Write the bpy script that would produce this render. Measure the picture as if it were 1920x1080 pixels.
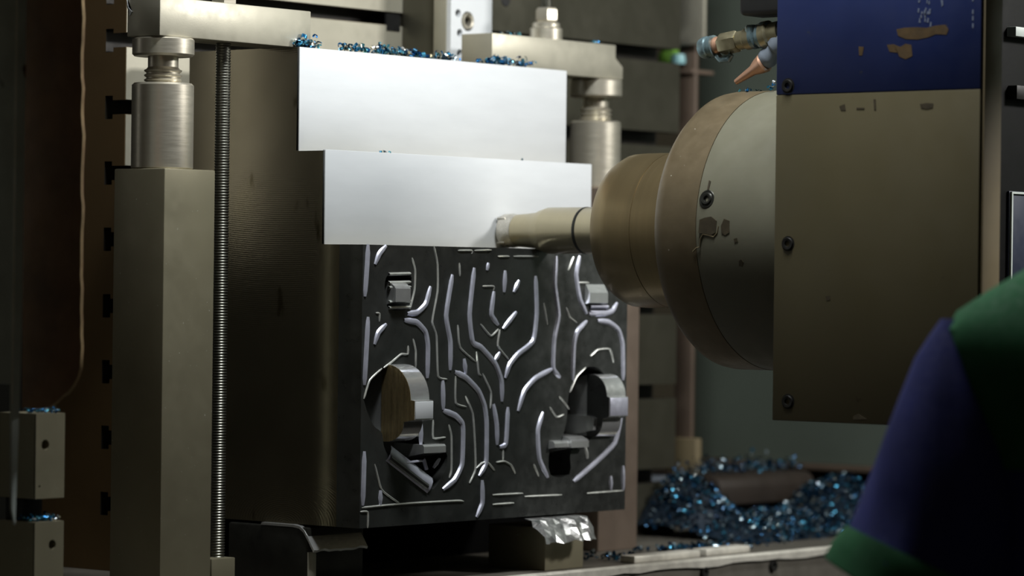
import bpy, bmesh, math, random
from mathutils import Vector, Matrix, noise
from mathutils.geometry import tessellate_polygon
R = math.radians; PI = math.pi
random.seed(7)
S = bpy.context.scene; COL = S.collection
for o in list(bpy.data.objects): bpy.data.objects.remove(o)

# ------------------------------------------------------------------ camera
F = 6400.0; TH, PT, RL = 0.88605627, -0.00169883, 0.01233544
FW = Vector((math.sin(TH)*math.cos(PT), math.cos(TH)*math.cos(PT), math.sin(PT)))
RT0 = Vector((math.cos(TH), -math.sin(TH), 0)); UP0 = RT0.cross(FW)
RT = RT0*math.cos(RL)+UP0*math.sin(RL); UP = -RT0*math.sin(RL)+UP0*math.cos(RL)
CAM = Vector((-3.7339, -3.3317, 1.2636))
cd = bpy.data.cameras.new('camera'); cam = bpy.data.objects.new('camera', cd); COL.objects.link(cam)
cd.sensor_width = 36; cd.lens = 36*F/1920; cd.clip_end = 60; cd.clip_start = .1
m = Matrix((RT, UP, -FW)).transposed().to_4x4(); m.translation = CAM; cam.matrix_world = m
cd.dof.use_dof = True; cd.dof.focus_distance = 5.0; cd.dof.aperture_fstop = 3.2
S.camera = cam
# ------------------------------------------------------------------ light and exposure
S.view_settings.view_transform = 'Standard'; S.view_settings.look = 'None'; S.view_settings.gamma = 1
S.view_settings.use_curve_mapping = False; S.view_settings.exposure = 0.0
w = bpy.data.worlds.new('hall'); S.world = w; w.use_nodes = True
w.node_tree.nodes['Background'].inputs[0].default_value = (1.0, .86, .58, 1)
w.node_tree.nodes['Background'].inputs[1].default_value = 0.022
def area(name, loc, to, sx, sy, watt, col):
    l = bpy.data.lights.new(name, 'AREA'); l.shape = 'RECTANGLE'; l.size = sx; l.size_y = sy; l.energy = watt; l.color = col
    o = bpy.data.objects.new(name, l); COL.objects.link(o); o.location = loc
    o.rotation_euler = (Vector(to)-Vector(loc)).to_track_quat('-Z', 'Y').to_euler(); return o
area('machine_work_lamp', (-.12, -.66, 2.72), (.25, .1, 1.40), .50, .16, 34, (.97, 1, 1))
area('side_work_lamp', (1.40, -1.90, 2.35), (.6, .1, 1.2), .45, .22, 40, (1, .98, .95))
area('band_strip_light', (-.93, 1.15, 1.85), (0, .19, 1.45), .035, 1.0, .28, (1, .98, .92))  # unseen strip light, added for the vertical reflection band on the block side

def ray(px, py): return FW+RT*((px-960)/F)-UP*((py-540)/F)
def on(ax, px, py, c):
    v = ray(px, py); return CAM+v*((c-CAM[ax])/v[ax])
def onX(px, py, c): return on(0, px, py, c)
def onY(px, py, c): return on(1, px, py, c)
def onZ(px, py, c): return on(2, px, py, c)

# ------------------------------------------------------------------ materials
def lin(c):
    c = c/255.0; return c/12.92 if c <= .04045 else ((c+.055)/1.055)**2.4
def rgb(r, g, b): return (lin(r), lin(g), lin(b), 1)
class N:
    def __init__(s, name):
        s.m = bpy.data.materials.new(name); s.m.use_nodes = True; s.t = s.m.node_tree; s.p = s.t.nodes['Principled BSDF']
    def n(s, t, **k):
        x = s.t.nodes.new(t)
        for a, b in k.items(): setattr(x, a, b)
        return x
    def l(s, a, b): s.t.links.new(a, b)
    def coord(s, sc=(1, 1, 1), kind='Object'):
        tc = s.n('ShaderNodeTexCoord'); mp = s.n('ShaderNodeMapping'); mp.inputs['Scale'].default_value = sc
        s.l(tc.outputs[kind], mp.inputs[0]); return mp.outputs[0]
    def noise(s, v, scale, detail=4, rough=.6):
        x = s.n('ShaderNodeTexNoise'); x.inputs['Scale'].default_value = scale; x.inputs['Detail'].default_value = detail
        x.inputs['Roughness'].default_value = rough; s.l(v, x.inputs['Vector']); return x.outputs['Fac']
    def ramp(s, f, stops):
        x = s.n('ShaderNodeValToRGB'); e = x.color_ramp.elements
        while len(e) < len(stops): e.new(.5)
        for q, (p, c) in zip(e, stops): q.position = p; q.color = c if len(c) == 4 else (*c, 1)
        s.l(f, x.inputs[0]); return x.outputs[0]
    def mix(s, f, a, b):
        x = s.n('ShaderNodeMix', data_type='RGBA')
        if isinstance(f, (int, float)): x.inputs[0].default_value = f
        else: s.l(f, x.inputs[0])
        for i, q in ((6, a), (7, b)):
            if isinstance(q, tuple): x.inputs[i].default_value = q
            else: s.l(q, x.inputs[i])
        return x.outputs[2]
    def bump(s, h, strength=.2, dist=.001):
        x = s.n('ShaderNodeBump'); x.inputs['Strength'].default_value = strength; x.inputs['Distance'].default_value = dist
        s.l(h, x.inputs['Height']); s.l(x.outputs[0], s.p.inputs['Normal'])
def g1(v): return (v, v, v, 1)
def mat(name, c, rough=.5, metal=0., var=.15, vs=14, bump=.0, bs=300, sc=(1, 1, 1), spots=None, rv=.08, spec=.5):
    q = N(name); v = q.coord(sc); f = q.noise(v, vs)
    c = rgb(*c); d = tuple(x*(1-var) for x in c[:3])+(1,); e = tuple(min(1, x*(1+var)) for x in c[:3])+(1,)
    col = q.ramp(f, [(.3, d), (.7, e)])
    if spots:
        sp = q.noise(q.coord(), spots[1], 3, .5); mk = q.ramp(sp, [(spots[2], g1(0)), (spots[2]+.03, g1(1))]); col = q.mix(mk, col, rgb(*spots[0]))
    q.l(col, q.p.inputs['Base Color'])
    q.l(q.ramp(q.noise(v, vs*3), [(.3, g1(max(0, rough-rv))), (.7, g1(rough+rv))]), q.p.inputs['Roughness'])
    q.p.inputs['Metallic'].default_value = metal; q.p.inputs['Specular IOR Level'].default_value = spec
    if bump: q.bump(q.noise(v, bs, 3), bump)
    return q.m
M = {}
M['ground'] = mat('ground_steel', (136, 130, 108), .48, .45, .05, 9, .03, 500, spots=((205, 205, 190), 260, .74))
M['clamp'] = mat('clamp_steel', (172, 168, 152), .44, .45, .07, 12, .06, 400)
M['turned'] = mat('turned_steel', (204, 198, 182), .36, .8, .05, 10, .012, 60, (1, 1, 12), rv=.05)
M['thread'] = mat('threaded_steel', (112, 112, 104), .36, .95, .1, 30)
M['plate'] = mat('slotted_plate_steel', (112, 90, 58), .50, .4, .10, 5, .05, 300)
M['table'] = mat('table_cast_iron', (76, 74, 63), .36, .6, .08, 6, .04, 300)
M['cut'] = mat('fresh_fly_cut_steel', (204, 207, 209), .62, .0, .03, 9, .03, 60, (1, 1, 5), rv=.03, spec=.2)
M['polish'] = mat('polished_relief_steel', (92, 94, 92), .34, .8, .22, 16, .05, 120, rv=.10)
M['bevel'] = mat('bright_bevel_steel', (214, 216, 232), .38, .6, .12, 40)
M['edge'] = mat('bright_burr_steel', (232, 234, 228), .36, .7, .15, 60)
M['mirror'] = mat('mirror_steel', (240, 242, 242), .19, .8, .06, 30, .012, 60, (1, 6, 1))
M['gold_reflection'] = mat('gold_reflection_steel', (164, 146, 108), .26, .7, .35, 40, .0, 60, (1, 6, .4))  # gold streaks paint a warm reflection onto the left hook side
M['slot'] = mat('oily_shaded_slot', (34, 30, 24), .5, .2, .2, 20)  # oil tone, dark enough to stand for the shade inside the T-slots
M['gap_shade'] = mat('gap_shade_black', (7, 7, 7), .9, 0, .1, 20, spec=.05)  # near-black colour stands for the shade in the gap under the block
M['dark'] = mat('black_oxide', (30, 29, 27), .5, .3, .2, 20)
M['black'] = mat('black_and_hole_shade', (16, 16, 16), .6, 0, .2, 20)  # black of plain parts, also painting shade into holes
M['rod_dark'] = mat('blued_steel', (58, 58, 54), .4, .7, .2, 20)
M['cast'] = mat('painted_casting', (108, 106, 90), .5, .0, .10, 10, .10, 120, spots=((92, 86, 68), 24, .70))
M['rim'] = mat('oily_steel_rim', (116, 103, 80), .45, .45, .14, 14, .08, 200, spots=((215, 210, 195), 130, .74))
M['nose'] = mat('spinning_nose_steel', (140, 124, 92), .34, .75, .10, 5, .0, 60, (.2, 9, .2), rv=.03)
M['cutter'] = mat('cutter_steel', (176, 166, 138), .30, .8, .04, 6, .0, 60, (.2, 5, .2), rv=.03)
M['carbide'] = mat('carbide', (190, 186, 176), .3, .8, .2, 60)
M['beige'] = mat('beige_cover_edge', (112, 100, 74), .6, 0, .14, 8, spots=((80, 62, 40), 22, .72))
M['panel_red'] = mat('paint_chip_primer', (78, 60, 34), .6, 0, .3, 60)
M['scuff'] = mat('scuffed_paint', (98, 106, 126), .6, 0, .25, 80)
M['chipdark'] = mat('worn_paint', (62, 54, 38), .6, 0, .3, 80)
M['body'] = mat('dark_machine_casting', (13, 13, 13), .6, 0, .15, 10, spec=.12)
M['blue'] = mat('dark_blue_paint', (26, 34, 56), .5, 0, .15, 10)
M['guard'] = mat('grey_green_sheet', (104, 113, 102), .55, 0, .10, 3)
M['strip'] = mat('brown_grey_upright', (92, 78, 66), .6, 0, .2, 5)
M['waycover'] = mat('dark_brown_cover', (42, 34, 27), .6, 0, .2, 9)
M['flap'] = mat('dark_brown_sheet', (128, 94, 66), .75, 0, .35, 9, .35, 60)
M['frayed'] = mat('frayed_pale_edge', (196, 172, 128), .7, 0, .3, 60)
M['greyframe'] = mat('grey_frame_steel', (188, 197, 192), .5, .0, .2, 9, spots=((60, 44, 34), 12, .66))
M['base'] = mat('scarred_bed_iron', (98, 94, 86), .5, .4, .2, 9, .15, 60)
M['bright'] = mat('worn_lit_bright_edge', (220, 216, 204), .45, .4, .2, 30, .2, 80)
M['post'] = M['ground']
M['brown'] = mat('brown_oiled_steel', (118, 104, 92), .5, .4, .15, 8)
M['copper'] = mat('copper_nozzle', (194, 152, 126), .38, .6, .1, 20)
M['teal'] = mat('teal_fitting', (122, 144, 150), .3, .6, .3, 30, .05, 80)
M['brass'] = mat('plated_fitting', (176, 168, 138), .36, .85, .15, 30)
M['greyblue'] = mat('grey_blue_plastic', (104, 112, 122), .5, 0, .15, 20)
M['lime'] = mat('green_reflection_colour', (120, 170, 66), .5, 0, .2, 20)
M['paleblue'] = mat('pale_blue_cap', (150, 200, 205), .4, 0, .1, 20)
M['concrete'] = mat('dark_shop_floor', (60, 58, 54), .7, 0, .25, 4)
M['wallpaint'] = mat('dark_shop_wall', (56, 56, 50), .8, 0, .15, 2)
M['shirt_blue'] = mat('blue_knit', (26, 34, 100), .85, 0, .12, 30, .15, 500)
M['shirt_green'] = mat('green_knit', (20, 88, 48), .85, 0, .12, 30, .15, 500)
M['skin'] = mat('skin', (180, 130, 104), .55, 0, .08, 12)
M['hair'] = mat('black_hair', (24, 20, 18), .6, 0, .3, 60)
M['trousers'] = mat('dark_trousers', (30, 32, 44), .85, 0, .2, 20)
M['eye'] = mat('eye_white', (230, 228, 220), .3)
M['cover'] = mat('olive_panel_paint', (84, 77, 54), .5, 0, .10, 3, .03, 60, spots=((70, 60, 40), 30, .745))
M['cover_blue'] = mat('blue_panel_paint', (29, 42, 88), .45, 0, .14, 6, .03, 60, spots=((50, 56, 80), 46, .72))
def milled():
    q = N('milled_block_side'); q.p.inputs['Metallic'].default_value = .85
    v = q.coord((1, 1, 1)); f = q.noise(v, 6)
    stn = q.noise(q.coord((1, 1, .35)), 22, 3, .5)
    c = q.ramp(f, [(.3, rgb(122, 115, 94)), (.7, rgb(140, 132, 110))])
    c = q.mix(q.ramp(stn, [(.66, g1(0)), (.70, g1(1))]), c, rgb(92, 84, 62))
    q.l(c, q.p.inputs['Base Color']); q.p.inputs['Roughness'].default_value = .16
    wv = q.n('ShaderNodeTexWave', wave_type='RINGS', rings_direction='X'); wv.inputs['Scale'].default_value = 110; wv.inputs['Distortion'].default_value = .6
    mp = q.coord((.1, .55, 1)); q.l(mp, wv.inputs['Vector'])
    ad = q.n('ShaderNodeMath', operation='MULTIPLY_ADD'); ad.inputs[1].default_value = .55
    q.l(q.noise(q.coord((1, 1, 60)), 30, 3), ad.inputs[0]); q.l(wv.outputs['Fac'], ad.inputs[2])
    q.bump(ad.outputs[0], .10, .0003); return q.m
M['milled'] = milled()
def chipmat(name, cols, rough=.22):
    q = N(name); g = q.n('ShaderNodeNewGeometry')
    q.l(q.ramp(g.outputs['Random Per Island'], cols), q.p.inputs['Base Color'])
    q.p.inputs['Metallic'].default_value = .75; q.p.inputs['Roughness'].default_value = rough; return q.m
M['chips'] = chipmat('blued_swarf', [(0, rgb(30, 84, 150)), (.25, rgb(60, 150, 205)), (.5, rgb(110, 190, 205)), (.62, rgb(40, 66, 90)), (.8, rgb(60, 110, 140)), (.88, rgb(225, 228, 226)), (1, rgb(190, 180, 150))])
M['drift'] = chipmat('dark_blued_swarf', [(0, rgb(10, 30, 52)), (.3, rgb(24, 70, 104)), (.5, rgb(14, 34, 52)), (.68, rgb(60, 130, 160)), (.76, rgb(20, 34, 44)), (.93, rgb(170, 190, 200)), (1, rgb(120, 110, 90))], .18)
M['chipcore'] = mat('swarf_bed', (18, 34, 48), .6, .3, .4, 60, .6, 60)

# ------------------------------------------------------------------ mesh helpers
ORG = {}
def obj(name, bm, m, parent=None, at=None, smooth=True):
    bmesh.ops.recalc_face_normals(bm, faces=bm.faces[:])
    if parent is None and at is None:
        vs = [v.co for v in bm.verts]; at = Vector((sum(v.x for v in vs)/len(vs), sum(v.y for v in vs)/len(vs), min(v.z for v in vs)))
    org = ORG[parent.name] if parent is not None else Vector(at)
    bmesh.ops.translate(bm, verts=bm.verts[:], vec=-org)
    me = bpy.data.meshes.new(name); bm.to_mesh(me); bm.free()
    for x in (m if isinstance(m, (list, tuple)) else [m]): me.materials.append(M[x])
    if smooth and len(me.polygons):
        me.shade_smooth(); me.set_sharp_from_angle(angle=R(32))
    o = bpy.data.objects.new(name, me); COL.objects.link(o)
    if parent is not None: o.parent = parent
    else: o.location = org
    ORG[o.name] = org; return o
def tag(o, label=None, cat=None, group=None, kind=None):
    for k, v in (('label', label), ('category', cat), ('group', group), ('kind', kind)):
        if v: o[k] = v
    return o
def thing(name, label, cat, loc, group=None):
    o = bpy.data.objects.new(name, None); o.empty_display_size = .05; COL.objects.link(o); o.location = loc
    ORG[o.name] = Vector(loc); return tag(o, label, cat, group)
def B(): return bmesh.new()
def box(bm, x0, x1, y0, y1, z0, z1, bev=0., seg=2):
    t = bmesh.new(); bmesh.ops.create_cube(t, size=1)
    for v in t.verts: v.co = Vector((x0+(v.co.x+.5)*(x1-x0), y0+(v.co.y+.5)*(y1-y0), z0+(v.co.z+.5)*(z1-z0)))
    if bev: bmesh.ops.bevel(t, geom=t.edges[:], offset=bev, segments=seg, affect='EDGES', profile=.5)
    join(bm, t); return bm
def join(bm, t):
    me = bpy.data.meshes.new('tmp'); t.to_mesh(me); t.free(); bm.from_mesh(me); bpy.data.meshes.remove(me)
def prism(bm, pts, ax, a0, a1, bev=0.):
    t = bmesh.new(); idx = [i for i in range(3) if i != ax]
    def P(p, a):
        c = [0, 0, 0]; c[ax] = a; c[idx[0]] = p[0]; c[idx[1]] = p[1]; return c
    A = [t.verts.new(P(p, a0)) for p in pts]; C = [t.verts.new(P(p, a1)) for p in pts]; n = len(pts)
    t.faces.new(A); t.faces.new(C[::-1])
    for i in range(n): t.faces.new((A[i], A[(i+1) % n], C[(i+1) % n], C[i]))
    bmesh.ops.recalc_face_normals(t, faces=t.faces[:])
    if bev: bmesh.ops.bevel(t, geom=t.edges[:], offset=bev, segments=2, affect='EDGES', profile=.5)
    bmesh.ops.triangulate(t, faces=[f for f in t.faces if len(f.verts) > 4])
    join(bm, t); return bm
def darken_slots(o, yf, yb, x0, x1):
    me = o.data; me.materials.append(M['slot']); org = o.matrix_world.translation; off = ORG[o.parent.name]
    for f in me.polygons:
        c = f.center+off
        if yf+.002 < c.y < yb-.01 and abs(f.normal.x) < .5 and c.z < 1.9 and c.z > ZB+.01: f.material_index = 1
def frame(d):
    d = Vector(d).normalized(); a = d.orthogonal().normalized(); return d, a, d.cross(a)
def lathe(bm, prof, o, d, seg=32):          # prof: (radius, distance along d)
    d, a, b = frame(d); o = Vector(o); rings = []
    for r, t in prof:
        if r < 1e-6: rings.append([bm.verts.new(o+d*t)])
        else: rings.append([bm.verts.new(o+d*t+(a*math.cos(2*PI*k/seg)+b*math.sin(2*PI*k/seg))*r) for k in range(seg)])
    for p, q in zip(rings, rings[1:]):
        for k in range(seg):
            k2 = (k+1) % seg
            if len(p) == 1 and len(q) == 1: continue
            if len(p) == 1: bm.faces.new((p[0], q[k], q[k2]))
            elif len(q) == 1: bm.faces.new((p[k], p[k2], q[0]))
            else: bm.faces.new((p[k], p[k2], q[k2], q[k]))
    return bm
def cyl(bm, o, d, r, h, seg=24, ch=0.):
    if ch: return lathe(bm, [(0, 0), (r-ch, 0), (r, ch), (r, h-ch), (r-ch, h), (0, h)], o, d, seg)
    return lathe(bm, [(0, 0), (r, 0), (r, h), (0, h)], o, d, seg)
def tube(bm, pts, r, seg=10):
    pts = [Vector(p) for p in pts]; n = len(pts); rs = r if isinstance(r, (list, tuple)) else [r]*n; rings = []; a = None
    for i in range(n):
        d = (pts[min(n-1, i+1)]-pts[max(0, i-1)]).normalized()
        a = d.orthogonal().normalized() if a is None else (a-d*a.dot(d)).normalized(); b = d.cross(a)
        rings.append([bm.verts.new(pts[i]+(a*math.cos(2*PI*k/seg)+b*math.sin(2*PI*k/seg))*rs[i]) for k in range(seg)])
    for p, q in zip(rings, rings[1:]):
        for k in range(seg): bm.faces.new((p[k], p[(k+1) % seg], q[(k+1) % seg], q[k]))
    bm.faces.new(rings[0][::-1]); bm.faces.new(rings[-1]); return bm
def thread_prof(r, depth, z0, z1, pitch):
    p = [(0, z0), (r-depth, z0)]; z = z0
    while z+pitch <= z1+1e-6:
        p += [(r-depth, z+.08*pitch), (r, z+.42*pitch), (r, z+.58*pitch), (r-depth, z+.92*pitch)]; z += pitch
    return p+[(r-depth, z1), (0, z1)]
def loop_holes(bm, outer, holes, P0, P1, depth_fn=None):
    """flat face with holes: outer/holes lists of 2D points, P0(u,v)->world point of the face, P1(u,v)->point at the hole floor"""
    loops = [outer]+holes; t = tessellate_polygon([[Vector((u, v, 0)) for u, v in L] for L in loops])
    vs = [bm.verts.new(P0(u, v)) for L in loops for u, v in L]
    for f in t:
        try: bm.faces.new([vs[i] for i in f])
        except ValueError: pass
    k = len(outer)
    for L in holes:
        top = vs[k:k+len(L)]; k += len(L)
        low = [bm.verts.new(P1(u, v)) for u, v in L]
        for i in range(len(L)):
            j = (i+1) % len(L); bm.faces.new((top[i], top[j], low[j], low[i]))
        bmesh.ops.triangulate(bm, faces=[bm.faces.new(low)])
    return bm
def hexnut(bm, o, d, r, h, bore=0):
    return lathe(bm, [(0, 0), (r, 0), (r, h*.85), (r*.9, h), (0, h)], o, d, 6)

# ================================================================== setting
ZB = .812                                                # top of the machine bed
tag(obj('floor', box(B(), -6, 6, -6, 6, -.22, -.17), 'concrete', at=(0, 0, -.22)), kind='structure')
tag(obj('wall_back', box(B(), -6, 6, 4.2, 4.3, -.17, 4), 'wallpaint', at=(0, 4.2, -.17)), kind='structure')
XG = 1.80; wl0 = onX(1300, 858, XG)
wr = B(); box(wr, XG, XG+.03, -2.6, wl0.y, wl0.z, 2.6, .004)
wall = tag(obj('wall_right', wr, 'guard', at=(XG, -1, wl0.z)), kind='structure')
obj('bottom_lip', box(B(), XG-.012, XG+.03, -2.6, wl0.y-.04, wl0.z-.012, wl0.z, .003), 'strip', wall)
obj('lower_skirt', box(B(), 2.30, 2.33, -2.6, .9, -.17, 2.6, .003), 'body', wall)

# machine bed: the scarred ledge along the bottom
bed = thing('machine_bed', 'grey scarred machine bed with worn bright front edge along the bottom', 'machine', (.4, .4, -.17))
obj('bed_casting', box(B(), -.9, 2.1, -.026, 1.0, -.17, ZB, .004), 'base', bed)
ed = B(); nseg = 70; last = None; rr = random.Random(3)
for i in range(nseg+1):
    x = -.9+3.0*i/nseg; j = .0016*rr.random(); prof = [(-.0305-j, ZB-.010-.004*rr.random()), (-.031-j, ZB-.002), (-.027, ZB+.0012), (-.020+j, ZB+.0012), (-.020, ZB-.010)]
    ring = [ed.verts.new((x, *p)) for p in prof]
    if last:
        for k in range(5): ed.faces.new((last[k], last[(k+1) % 5], ring[(k+1) % 5], ring[k]))
    last = ring
obj('worn_lit_edge', ed, 'bright', bed)
for px, py in ((1320, 1073), (1449, 1061), (1185, 1090)):
    p = onY(px, py, -.028); b = B(); lathe(b, [(0, .003), (.004, .003), (.0045, .0055), (.009, .006), (.009, 0), (0, 0)], (p.x, -.026, p.z), (0, -1, 0), 16); obj('bed_screw', b, 'dark', bed)
for a, c in ((1190, 1309), (1325, 1404)):
    p = onZ(a, 1043-(a-1190)*.096, ZB+.012); q = onZ(c, 1043-(c-1190)*.096, ZB+.012)
    s = tag(obj('flat_bar', box(B(), p.x, q.x, p.y, p.y+.03, ZB, ZB+.012, .002), 'bright'), 'bright flat bar on the bed edge, '+('longer one near the brown post' if a == 1190 else 'shorter one among the chips'), 'bar')

# ------------------------------------------------------------------ T-slotted plates
def tslot_profile(yf, yb, z0, z1, slots, stem, head, d1, d2):
    p = [(yf, z0)]
    for z in sorted(slots):
        p += [(yf, z-stem/2), (yf+d1, z-stem/2), (yf+d1, z-head/2), (yf+d1+d2, z-head/2), (yf+d1+d2, z+head/2), (yf+d1, z+head/2), (yf+d1, z+stem/2), (yf, z+stem/2)]
    return p+[(yf, z1), (yb, z1), (yb, z0)]
SL = [.915, 1.017, 1.118, 1.2196, 1.322, 1.424, 1.525, 1.628, 1.7015, 1.80]
lp = thing('slotted_angle_plate', 'brown oiled angle plate with T-slots on its end, behind the left square post', 'plate', (.2, .5, ZB))
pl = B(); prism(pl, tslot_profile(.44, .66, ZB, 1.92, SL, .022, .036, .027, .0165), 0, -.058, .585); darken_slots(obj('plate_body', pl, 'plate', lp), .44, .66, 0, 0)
for z0_, z1_ in [(ZB, SL[0]-.0115)]+[(a+.0115, c-.0115) for a, c in zip(SL, SL[1:])]:
    fp = B(); box(fp, -.0575, .584, .4385, .4400, z0_, z1_); obj('ground_face', fp, 'clamp', lp)
nb = onY(738, 42, .4365)
b = B(); box(b, nb.x-.016, nb.x+.0175, .4375, .442, nb.z-.0145, nb.z+.0145); obj('slot_entry', b, 'black', lp)
rt_ = thing('slotted_table', 'dark vertical T-slotted machine table behind the white-faced block, right of the angle plate', 'table', (.9, .45, ZB))
ST = [.9176, 1.0697, 1.2218, 1.3737, 1.5254, 1.6772, 1.829]
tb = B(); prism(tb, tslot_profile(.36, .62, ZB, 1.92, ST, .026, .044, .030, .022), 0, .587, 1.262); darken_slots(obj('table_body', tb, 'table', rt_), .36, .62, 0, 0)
obj('end_plate', box(B(), .5835, .5868, .3605, .4375, 1.15, 1.90, .0005), 'table', rt_)
p = onY(948, -1, .36); b = B(); lathe(b, [(0, .001), (.0115, .001), (.0125, .0), (.0125, -.002)], (p.x, .3600, p.z), (0, -1, 0), 20); obj('tapped_hole', b, 'black', rt_)
# drilled riser bar standing on the table face beside the left end of the right clamp
rb = thing('drilled_bar', 'bright upright bar with drilled holes and a bushing, left of the right clamp', 'bar', (.64, .345, 1.60))
xl = onY(845, 60, .325).x; xr = onY(922, 60, .325).x
hs = [onY(859, 25, .325), onY(862, 62, .325), onY(862, 100, .325), onY(877, 40, .325)]
def circ(c, r, n=20): return [(c.x+r*math.cos(2*PI*k/n), c.z+r*math.sin(2*PI*k/n)) for k in range(n)]
b = B(); Z0, Z1 = 1.60, 1.86
loop_holes(b, [(xl, Z0), (xr, Z0), (xr, Z1), (xl, Z1)], [circ(hs[0], .0070), circ(hs[1], .0070), circ(hs[2], .0070), circ(hs[3], .0165, 28)], lambda u, v: (u, .325, v), lambda u, v: (u, .343, v))
box(b, xl+.0001, xr-.0001, .3440, .3600, Z0, Z1); 
for q in ((xl, xl), (xr, xr)):
    f = [b.verts.new(c) for c in ((q[0], .325, Z0), (q[0], .344, Z0), (q[0], .344, Z1), (q[0], .325, Z1))]; b.faces.new(f)
obj('bar_body', b, 'cut', rb)
b = B(); lathe(b, [(.0085, .016), (.0085, -.001), (.0125, -.003), (.0135, 0), (.0135, .016)], (hs[3].x, .325, hs[3].z), (0, 1, 0), 28); obj('bushing', b, 'turned', rb)
for h_, r_ in ((hs[0], .0068), (hs[1], .0068), (hs[2], .0068), (hs[3], .0083)):
    b = B(); lathe(b, [(0, .001), (r_, .001), (r_, .010), (0, .010)], (h_.x, .332, h_.z), (0, 1, 0), 18); obj('hole_shade', b, 'black', rb)  # black plug paints the shade inside each drilled hole
b = B(); box(b, xl-.003, xl, .333, .360, Z0, Z1, .001); obj('side_strip', b, 'clamp', rb)

# uprights and things glimpsed beyond the table's right end
up = thing('upright_column', 'blurred brown upright column beyond the right end of the table', 'column', (1.45, .49, ZB))
a0 = onX(1264, 700, 1.44).y; a1 = onX(1297, 700, 1.44).y
obj('shaft', box(B(), 1.44, 1.45, a1, a0, ZB, 2.0, .003), 'strip', up)
q = onX(1302, 845, 1.43); obj('foot', box(B(), 1.430, 1.45, q.y-.003, a0+.01, ZB, onX(1300, 822, 1.43).z, .003), 'beige', up)
q0 = onX(1270, 40, 1.42); q1 = onX(1320, 40, 1.42); q2 = onX(1300, 84, 1.42)
tag(obj('pale_bracket', box(B(), 1.42, 1.43, q1.y, q0.y, q2.z, 2.0, .004), 'clamp'), 'blurred pale bracket hanging beyond the top right end of the table', 'bracket')
gr = thing('green_reflection', 'small blurred green bottle modelled as a solid with pale blue cap beyond the table end', 'reflection', (1.47, .48, 1.66))  # made-up solid standing for a green window reflection
g0 = onX(1232, 90, 1.46); g1_ = onX(1300, 122, 1.46)
gx = (1.46, (g0.y+g1_.y)/2)
b = B(); lathe(b, [(0, 0), (.022, 0), (.025, .006), (.025, .034), (.013, .05), (.013, .056), (0, .056)], (1.465, onX(1256, 100, 1.46).y, g1_.z-.012), (0, 0, 1), 20); obj('reflection_body', b, 'lime', gr)
b = B(); lathe(b, [(0, 0), (.013, 0), (.0145, .006), (.012, .018), (0, .02)], (1.435, onX(1272, 110, 1.435).y, onX(1272, 120, 1.435).z), (0, 0, 1), 16); obj('cap', b, 'paleblue', gr)
b = B(); box(b, 1.43, 1.50, onX(1316, 110, 1.46).y, a0+.05, g1_.z-.018, g1_.z-.010, .002); tag(obj('small_shelf', b, 'strip'), 'narrow brown shelf under the blurred green bottle', 'shelf')

# ================================================================== workpiece block
Y2, Y1, ZT, Z2, Z3, XW = .0777, .1317, 1.610, 1.4551, 1.3162, .6405
blk = thing('workpiece_block', 'large steel die block with stepped white milled top and dark relief below', 'workpiece', (.32, .15, .9))
b = B(); prism(b, [(.046, .9), (.36, .9), (.36, ZT), (Y1, ZT), (Y1, Z2), (Y2, Z2), (Y2, Z3), (.046, Z3)], 0, 0, XW); obj('block_body', b, 'milled', blk)
b = B(); box(b, .0, XW, Y1-.0015, Y1+.004, Z2, ZT, .0006); tag(obj('milled_face', b, 'cut', blk), 'upper bright milled step')
b = B(); box(b, .0, XW, Y2-.0015, Y2+.004, Z3, Z2+.0015, .0006); tag(obj('milled_face', b, 'cut', blk), 'lower bright milled step')
# relief face with real pockets
def uv(px, py):
    p = onY(px, py, 0.); return (p.x, p.z)
def smoothpoly(pts, n=3, closed=True, ten=.5):
    out = []; L = len(pts)
    for i in range(L if closed else L-1):
        p0 = pts[(i-1) % L] if closed or i > 0 else pts[0]; p1 = pts[i]; p2 = pts[(i+1) % L]; p3 = pts[(i+2) % L] if closed or i+2 < L else pts[-1]
        for k in range(n):
            t = k/n; f = lambda a, b_, c, d: (lambda m0, m1: (2*t**3-3*t*t+1)*b_+(t**3-2*t*t+t)*m0+(-2*t**3+3*t*t)*c+(t**3-t*t)*m1)(ten*(c-a), ten*(d-b_))
            out.append((f(p0[0], p1[0], p2[0], p3[0]), f(p0[1], p1[1], p2[1], p3[1])))
    if not closed: out.append(pts[-1])
    return out
PL = [(683, 752), (689, 722), (701, 703), (717, 692), (740, 694), (758, 704), (772, 730), (776, 760), (770, 790), (790, 826), (812, 839), (836, 846), (836, 878), (816, 914), (804, 912), (762, 880), (724, 848), (716, 812), (699, 796)]
PR = [(1062, 792), (1066, 742), (1080, 708), (1097, 690), (1122, 690), (1140, 716), (1146, 760), (1134, 795), (1110, 818), (1094, 842), (1070, 845), (1068, 890), (1032, 890), (1031, 842), (1050, 826)]
P3 = [(722, 528), (732, 514), (768, 512), (771, 545), (767, 578), (731, 580), (723, 558)]
P4 = [(1103, 541), (1108, 532), (1141, 533), (1140, 584), (1104, 586)]
holes = [[uv(*p) for p in smoothpoly(PL, 3)], [uv(*p) for p in smoothpoly(PR, 3)], [uv(*p) for p in smoothpoly(P3, 3)], [uv(*p) for p in P4]]
hd = [.011, .011, .011, .011]
b = B(); rim = [(0, .9), (XW, .9), (XW, Z3), (0, Z3)]
loop_holes(b, rim, holes, lambda u, v: (u, 0, v), lambda u, v: (u, .0455, v))
for (u0, v0), (u1, v1) in zip(rim, rim[1:]+rim[:1]): b.faces.new([b.verts.new(c) for c in ((u0, 0, v0), (u1, 0, v1), (u1, .046, v1), (u0, .046, v0))])
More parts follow.
